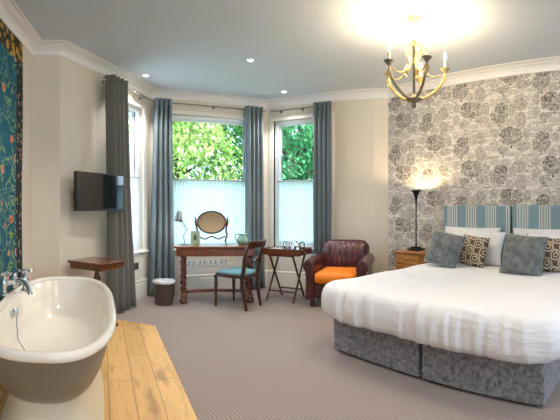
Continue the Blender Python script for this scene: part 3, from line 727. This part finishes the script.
for k, (x, y, lab) in enumerate(((-.19, -.04, 'white cup at the left end of the tray'), (-.10, -.10, 'white cup at the front of the tray'), (-.12, .07, 'white cup at the back of the tray beside the glass jug'))):
    if k == 0:
        t = thing('cup', lab, 'cup', TT @ Vector((x, y, .639)), .4, 'cups on the tray'); proto = t
        MB().lathe([(0, .0), (.03, 0), (.062, .008), (.065, .012), (.03, .010), (0, .010)], n=24).build('saucer', M['porcelain'], t)
        MB().lathe([(0, .011), (.02, .011), (.032, .03), (.038, .062), (.035, .062), (.028, .03), (0, .016)], n=24).build('bowl', M['porcelain'], t)
        MB().tube([(.034, 0, .055), (.056, 0, .05), (.05, 0, .025), (.03, 0, .022)], .004, 8).build('handle', M['porcelain'], t)
    else:
        c = copy_tree(proto); c.location = TT @ Vector((x, y, .639)); c.rotation_euler.z = 1.5*k; c['label'] = lab
t = thing('sugar_caddy', 'small dark caddy of sachets on the left of the tray', 'caddy', TT @ Vector((-.17, .10, .639)), trz)
MB().box((0, 0, .022), (.10, .07, .044)).build('caddy_box', M['walnut'], t, bevel=.004)
for k in range(5): MB().box((-.036+.018*k, 0, .048), (.006, .055, .05), .1*(k-2)).build('sachet', (M['porcelain'], M['aqua_seat'], M['card'])[k % 3], t)

# ------------------------------------------------------------------ leather armchair
ac = Vector((.80, 5.24)); arz = R(-20)      # local -y is the front
t = thing('leather_armchair', 'oxblood leather club armchair with an orange seat cushion', 'armchair', (ac.x, ac.y, 0), arz)
MB().box((0, .0, .21), (.60, .66, .20)).build('seat_base', M['leather'], t, bevel=.03, seg=3)
def cush(m, w, d, h, c, pw=6, puff=.0):
    def f(i, j):
        a = i*2*PI; k = [0, .5, .88, .98, 1.0, .98, .88, 0][int(round(j*7))]; z = [.5, .5, .47, .36, 0, -.36, -.47, -.5][int(round(j*7))]
        q = ell(a, w/2*k, d/2*k, 0, pw); return (c[0]+q[0], c[1]+q[1], c[2]+z*h+puff*(1-k)*(1 if z > 0 else 0))
    return m.grid(f, 48, 8, True)
cush(MB(), .53, .68, .135, (0, -.09, .375), pw=9, puff=.012).build('seat_cushion', M['orange'], t, ang=60)['label'] = 'orange seat cushion'
for s in (-1, 1):
    m = MB()
    # padded arm: an extruded scroll profile, front to back
    prof = [(-.055, .10), (-.055, .44), (-.062, .50), (-.045, .565), (.005, .60), (.06, .585), (.092, .54), (.09, .485), (.062, .45), (.055, .40), (.055, .10)]
    def f(i, j):
        k = i*(len(prof)-1); a = min(int(k), len(prof)-2); u = k-a; x = prof[a][0]*(1-u)+prof[a+1][0]*u; z = prof[a][1]*(1-u)+prof[a+1][1]*u
        y = -.36+.70*j; return (s*(.325+x), y, z+.03*j+.012*math.sin(PI*j))
    m.grid(f, 41, 10); n = 41
    m.f.append(tuple(range(n))); m.f.append(tuple(range(9*n, 10*n)))
    m.build('arm', M['leather'], t, bevel=.012, ang=50)
    MB().tube([(s*(.325+.018+.058*math.cos(q)*(1-q/16)), -.366, .525+.058*math.sin(q)*(1-q/16)) for q in [k*.5 for k in range(22)]], .007, 6).build('scroll_trim', M['leather'], t)
def back(i, j):
    x = -1+2*i; z = j; w = .295+.0*z; top = .785-.012*abs(x)**6*3
    zz = .38+(top-.38)*z; bul = .055*math.cos(x*PI/2*.98)**.5*math.sin(PI*min(1, z*.96+.06))**.5 if abs(x) < 1 else 0
    tuck = .012*math.cos(x*26)*math.exp(-x*x*4)*math.sin(PI*z)
    return (x*w, .22+.10*z-bul-tuck, zz)
m = MB(); m.grid(back, 61, 24); m.build('backrest', M['leather'], t, ang=80, solid=.05)
m = MB(); m.tube([(-.295, .33, .40), (-.30, .35, .60), (-.295, .365, .715), (-.26, .37, .755), (-.15, .37, .762), (.15, .37, .762), (.26, .37, .755), (.295, .365, .715), (.30, .35, .60), (.295, .33, .40)], .042, 12); m.build('back_roll', M['leather'], t, ang=70)
MB().box((0, .345, .41), (.58, .06, .66), mat=Matrix.Translation((0, 0, 0))).build('back_panel', M['leather'], t, bevel=.02)
for x in (-.30, .30):
    for y in (-.31, .31):
        MB().lathe([(.018, .0), (.03, .01), (.034, .035), (.03, .06), (.026, .08), (.03, .12)], (x, y, 0), 18).build('foot', M['dark_wood'], t)

# ------------------------------------------------------------------ bed (local x across, y towards the headboard)
A = Vector((.457, 3.49)); brz2 = math.atan2(Vd.y, Vd.x); BW = 1.88; BLn = 1.98
BT = Matrix.Translation((A.x, A.y, 0)) @ Matrix.Rotation(brz2, 4, 'Z')
t = thing('divan_bed', 'super king divan bed on two crushed grey velvet bases', 'bed', (A.x, A.y, 0), brz2)
for x in (0, BW/2):
    m = MB().box((x+BW/4, BLn/2, .185), (BW/2-.028, BLn, .33)).build('divan_base', M['crushed'], t, bevel=.012)
    for xx in (.09, BW/2-.09):
        for y in (.06, BLn-.08): MB().lathe([(.02, 0), (.022, .02)], (x+xx, y, 0), 12).build('castor', M['black'], m)
MB().box((BW/2, .012, .07), (.05, .010, .022)).build('link_bar', M['steel'], t)
MB().box((BW/2, BLn/2+.01, .445), (BW-.04, BLn-.04, .20)).build('mattress', M['mattress'], t, bevel=.05, seg=4)
for x0, x1 in ((-.12, .805), (.83, 1.755)):
    h = MB().box(((x1-x0)/2, 0, .78), (x1-x0, .07, 1.0)).build('headboard', M['stripes'], t, bevel=.015, seg=3); h.location = (x0, 2.045, 0)

# duvet
def duvet():
    m = MB(); path = []; rc = .10; y1 = 1.93
    N1, N2, NC = 110, 130, 16
    for k in range(N1): path.append(((0, y1+(rc-y1)*k/N1), (-1, 0)))
    for k in range(NC): a = PI+PI/2*k/NC; path.append(((rc+rc*math.cos(a), rc+rc*math.sin(a)), (math.cos(a), math.sin(a))))
    for k in range(N2): path.append(((rc+(BW-2*rc)*k/N2, 0), (0, -1)))
    for k in range(NC): a = 1.5*PI+PI/2*k/NC; path.append(((BW-rc+rc*math.cos(a), rc+rc*math.sin(a)), (math.cos(a), math.sin(a))))
    for k in range(N1+1): path.append(((BW, rc+(y1-rc)*k/N1), (1, 0)))
    sec = [(-.08, .605), (-.02, .606), (.05, .598), (.10, .575), (.13, .525), (.142, .46), (.145, .41), (.14, .36), (.12, .325), (.08, .305), (.03, .315)]
    nin = 12; rows = []; s = 0; prev = None
    for (p, n) in path:
        if prev: s += math.hypot(p[0]-prev[0], p[1]-prev[1])
        prev = p; sp = (BW/2, max(.75, min(1.93, p[1]))); row = []
        e = (p[0]+n[0]*-.08, p[1]+n[1]*-.08)
        for j in range(nin):
            u = j/nin; x = sp[0]+(e[0]-sp[0])*u; y = sp[1]+(e[1]-sp[1])*u
            z = .598+.008*u+.012*noise.noise(Vector((x*2.5, y*2.5, 1)))+.006*noise.noise(Vector((x*9, y*9, 4))); row.append((x, y, z))
        for j, (q, z) in enumerate(sec):
            g = j/(len(sec)-1); w = noise.noise(Vector((s*9, g*.8, 2)))*.7+noise.noise(Vector((s*24, g*1.2, 7)))*1.25
            w = .55-1.6*abs(noise.noise(Vector((s*7, g*.7, 2))))-.9*abs(noise.noise(Vector((s*19, g*1.1, 7))))+.3*w
            ww = max(0, math.sin(min(1, g*1.05)*PI*.72))*.034*w
            low = .022*noise.noise(Vector((s*3.2, 5, 5)))*g
            row.append((p[0]+n[0]*(q+ww), p[1]+n[1]*(q+ww), z+low+.012*noise.noise(Vector((s*3, g*2, 9)))))
        rows.append(row)
    nr = len(rows[0])
    m.add([v for r in rows for v in r], [(i*nr+j, i*nr+j+1, (i+1)*nr+j+1, (i+1)*nr+j) for i in range(len(rows)-1) for j in range(nr-1)])
    return m
M['duvet'] = plain('duvet_cotton', rgb(232, 231, 234), .8, var=.015, scale=3)
dt = M['duvet'].node_tree; bp = dt.nodes.new('ShaderNodeBump'); nz = dt.nodes.new('ShaderNodeTexNoise'); nz.inputs['Scale'].default_value = 6; nz.inputs['Detail'].default_value = 5; nz.inputs['Distortion'].default_value = 1.2
bp.inputs['Strength'].default_value = .45; bp.inputs['Distance'].default_value = .03; dt.links.new(nz.outputs[0], bp.inputs['Height']); dt.links.new(bp.outputs[0], dt.nodes['Principled BSDF'].inputs['Normal'])
o = duvet().build('duvet', M['duvet'], sub=1, ang=180); o.location = (A.x, A.y, 0); o.rotation_euler = (0, 0, brz2)
tag(o, 'white duvet draped over the bed with gathered edges', 'duvet')

def pillow_mesh(w, h, th, seed, mat, name, label, cat, grp, x, y, z, tilt, yaw=0, roll=0):
    m = MB(); n = 25
    for sd in (1, -1):
        def f(i, j):
            a, b = -1+2*i, -1+2*j
            k = max(0, (1-abs(a)**3)*(1-abs(b)**3))**.45
            ox = a*w/2*(1-.05*(1-b*b)); oz = b*h/2*(1-.05*(1-a*a))
            nz = noise.noise(Vector((a*1.7+seed, b*1.7, sd)))*.018+noise.noise(Vector((a*5+seed, b*5, sd)))*.006
            return (ox, sd*(th/2*k+nz*min(1, k*1.5)), oz+h/2)
        m.grid(f, n, n)
    o = m.build(name, mat, ang=120); 
    loc = BT @ Vector((x, y, z)); o.location = loc; o.rotation_mode = 'XYZ'
    o.rotation_euler = (Matrix.Rotation(brz2+yaw, 4, 'Z') @ Matrix.Rotation(-tilt, 4, 'X') @ Matrix.Rotation(roll, 4, 'Y')).to_euler()
    return tag(o, label, cat, grp)
mz = .608
for k, (x0, w) in enumerate(((-.06, 'left'), (.87, 'right'))):
    side = 'by the bedside table' if k == 0 else 'at the right edge of the picture'
    pillow_mesh(.78, .42, .19, 3+k, M['pillow'], 'pillow', 'white pillow against the striped headboard, back one %s' % side, 'pillow', 'white bed pillows', x0+.37, 1.90, mz-.0, R(12), 0)
    pillow_mesh(.68, .40, .16, 13+k, M['pillow'], 'pillow', 'white pillow leaning in front of another, front one %s' % side, 'pillow', 'white bed pillows', x0+.55, 1.68, mz-.005, R(22), 0)
pillow_mesh(.36, .34, .13, 31, M['lattice'], 'patterned_cushion', 'brown and cream lattice cushion half behind the left blue-grey cushion', 'cushion', 'lattice cushions', .52, 1.53, mz+.005, R(18), R(-6), R(5))
pillow_mesh(.40, .36, .13, 37, M['lattice'], 'patterned_cushion', 'brown and cream lattice cushion at the right edge behind the larger blue-grey cushion', 'cushion', 'lattice cushions', 1.52, 1.48, mz-.005, R(18), R(0))
pillow_mesh(.41, .39, .18, 41, M['blue_velvet'], 'velvet_cushion', 'blue-grey velvet cushion on the left side of the bed', 'cushion', 'velvet cushions', 0.25, 1.33, mz+.008, R(20), R(4), R(11))
pillow_mesh(.45, .41, .18, 47, M['blue_velvet'], 'velvet_cushion', 'blue-grey velvet cushion on the right side of the bed', 'cushion', 'velvet cushions', 1.22, 1.26, mz-.012, R(18), R(0), R(4))

# ------------------------------------------------------------------ bedside table and lamp
t = thing('bedside_table', 'honey oak bedside table between the armchair and the bed', 'bedside table', BT @ Vector((-.45, 1.86, 0)), brz2)
MB().box((0, 0, .685), (.44, .38, .025)).build('tabletop', M['oak'], t, bevel=.006)
MB().box((0, .005, .40), (.40, .34, .545)).build('cabinet_body', M['oak'], t, bevel=.004)
d = MB().box((0, -.17, .60), (.37, .016, .12)).build('drawer', M['oak'], t, bevel=.003)
MB().ball((0, -.186, .60), .014).build('knob', M['brass'], d)
d = MB().box((0, -.17, .34), (.37, .016, .37)).build('door', M['oak'], t, bevel=.003)
MB().ball((.15, -.186, .38), .014).build('knob', M['brass'], d)
for x in (-.17, .17):
    for y in (-.13, .13): MB().lathe([(.016, 0), (.024, .13)], (x, y, 0), 12).build('leg', M['oak'], t)
lp = BT @ Vector((-.465, 1.89, .6975))
t = thing('trumpet_lamp', 'tall black trumpet uplighter lamp on the bedside table', 'lamp', lp, brz2)
MB().box((0, 0, .012), (.17, .17, .024)).build('base', M['iron'], t, bevel=.004)
MB().box((0, 0, .035), (.10, .10, .022)).build('plinth_step', M['iron'], t, bevel=.003)
MB().lathe([(.012, .04), (.009, .08), (.008, .55), (.010, .60)], n=16).build('stem', M['iron'], t)
lt = MB(); n = 32; pr = [(.010, .60), (.014, .65), (.022, .70), (.036, .74), (.058, .772), (.075, .785), (.072, .785), (.054, .772), (.030, .735), (.014, .69), (.0, .68)]
lt.lathe(pr, n=n); lt.build('trumpet_head', M['iron'], t, ang=60)
MB().ball((0, 0, .735), (.014, .014, .018)).build('bulb', M['bulb'], t)
lamp('uplighter_light', lp+Vector((0, 0, .765)), 9, (1, .78, .45), .012)

# ------------------------------------------------------------------ chandelier
cc = Vector((1.177, 3.38)); t = thing('chandelier', 'five-arm gilt and grey candle chandelier hanging over the bed foot', 'chandelier', (cc.x, cc.y, 0), R(-19))
MB().lathe([(0, CEIL-.035), (.03, CEIL-.033), (.055, CEIL-.015), (.062, CEIL), (0, CEIL)], n=28).build('ceiling_rose', M['gilt'], t)
MB().tube([(0, 0, CEIL-.03), (0, 0, 2.74)], .005, 8).build('hanging_stem', M['gilt'], t)
MB().lathe([(0, 2.75), (.018, 2.745), (.03, 2.72), (.02, 2.70), (.012, 2.68), (.012, 2.56), (.022, 2.54), (.012, 2.52), (.012, 2.27), (.03, 2.25), (.065, 2.235), (.075, 2.22), (.055, 2.205), (.025, 2.195), (.014, 2.18)], n=28).build('hub', M['bronze'], t)
MB().ball((0, 0, 2.163), .02).build('finial', M['bronze'], t)
for k in range(5):
    a = 2*PI*k/5+R(4); c, s = math.cos(a), math.sin(a); q = lambda r, z: (c*r, s*r, z)
    arm = MB().tube([q(.05, 2.222), q(.12, 2.245), q(.195, 2.30), q(.25, 2.37), q(.278, 2.44), q(.28, 2.475)], [.016, .017, .016, .014, .012, .012], 10, flat=.7).build('arm', M['bronze'] if k in (3, 4) else M['gilt'], t)
    MB().tube([q(.015, 2.70), q(.04, 2.73), q(.065, 2.70), q(.06, 2.63), q(.035, 2.56), q(.05, 2.50), q(.10, 2.46), q(.15, 2.43), q(.20, 2.43), q(.24, 2.45)], [.009, .009, .009, .008, .008, .008, .007, .007, .006, .006], 8, flat=1.2).build('upper_scroll', M['gilt'], arm)
    for (r0, z0, sc) in ((.065, 2.66, .9), (.075, 2.48, .9), (.275, 2.42, .9)):
        lf = MB().grid(lambda i, j: (c*(r0+.012*math.sin(PI*j))-s*(i-.5)*.05*sc*math.sin(PI*min(1, j*.9+.1)), s*(r0+.012*math.sin(PI*j))+c*(i-.5)*.05*sc*math.sin(PI*min(1, j*.9+.1)), z0+.04*sc-.10*sc*j), 5, 7)
        lf.build('gilt_leaf', M['gilt'], arm, solid=.004)
    cx, cy = c*.28, s*.28
    MB().lathe([(0, 2.468), (.02, 2.47), (.026, 2.485), (.042, 2.50), (.044, 2.505), (.02, 2.502), (.018, 2.515), (0, 2.515)], (cx, cy, 0), 20).build('drip_pan', M['bronze'] if k in (3, 4) else M['gilt'], arm)
    MB().lathe([(.012, 2.51), (.012, 2.588), (.007, 2.592), (0, 2.592)], (cx, cy, 0), 14).build('candle', M['candle'], arm)
    MB().lathe([(.006, 2.592), (.013, 2.608), (.014, 2.62), (.009, 2.638), (.002, 2.655), (0, 2.656)], (cx, cy, 0), 12).build('bulb', M['bulb'], arm)
    w = Matrix.Translation((cc.x, cc.y, 0)) @ Matrix.Rotation(R(-19), 4, 'Z') @ Vector((cx, cy, 2.675))
    lamp('chandelier_light', w, 5.5, (1, .80, .52), .02)

# ------------------------------------------------------------------ recessed downlights
DLs = [(-1.69, 4.84, 'recessed ceiling downlight nearest the narrow left window'), (-.34, 4.58, 'recessed ceiling downlight nearest the middle of the room'), (.06, 5.84, 'recessed ceiling downlight in front of the tray table window'),
       (-1.0, 2.4, 'added fill downlight above the bath, out of view'), (.6, 1.3, 'added fill downlight above the open floor beside the bath, out of view'), (2.6, .9, 'added fill downlight above the near side of the bed, out of view'), (.8, -.9, 'added fill downlight nearest the added back window, out of view')]  # this row is added out of view to brighten the interior
proto = None
for x, y, lab in DLs:
    if proto is None:
        proto = t = thing('ceiling_downlight', lab, 'ceiling light', (x, y, CEIL), 0, 'recessed ceiling downlights')
        MB().lathe([(.030, -.002), (.034, -.007), (.044, -.006), (.048, .0), (.03, .0)], n=28).build('trim_ring', M['porcelain'], t)
        MB().lathe([(0, -.004), (.030, -.004), (.030, .0), (0, 0)], n=24).build('lens', M['down'], t)
    else:
        t = copy_tree(proto); t.location = (x, y, CEIL); t['label'] = lab
    lamp('downlight_beam', (x, y, CEIL-.03), 36, (1, .98, .96) if y > 3 else (1, .92, .84), .03, 'SPOT', R(120))
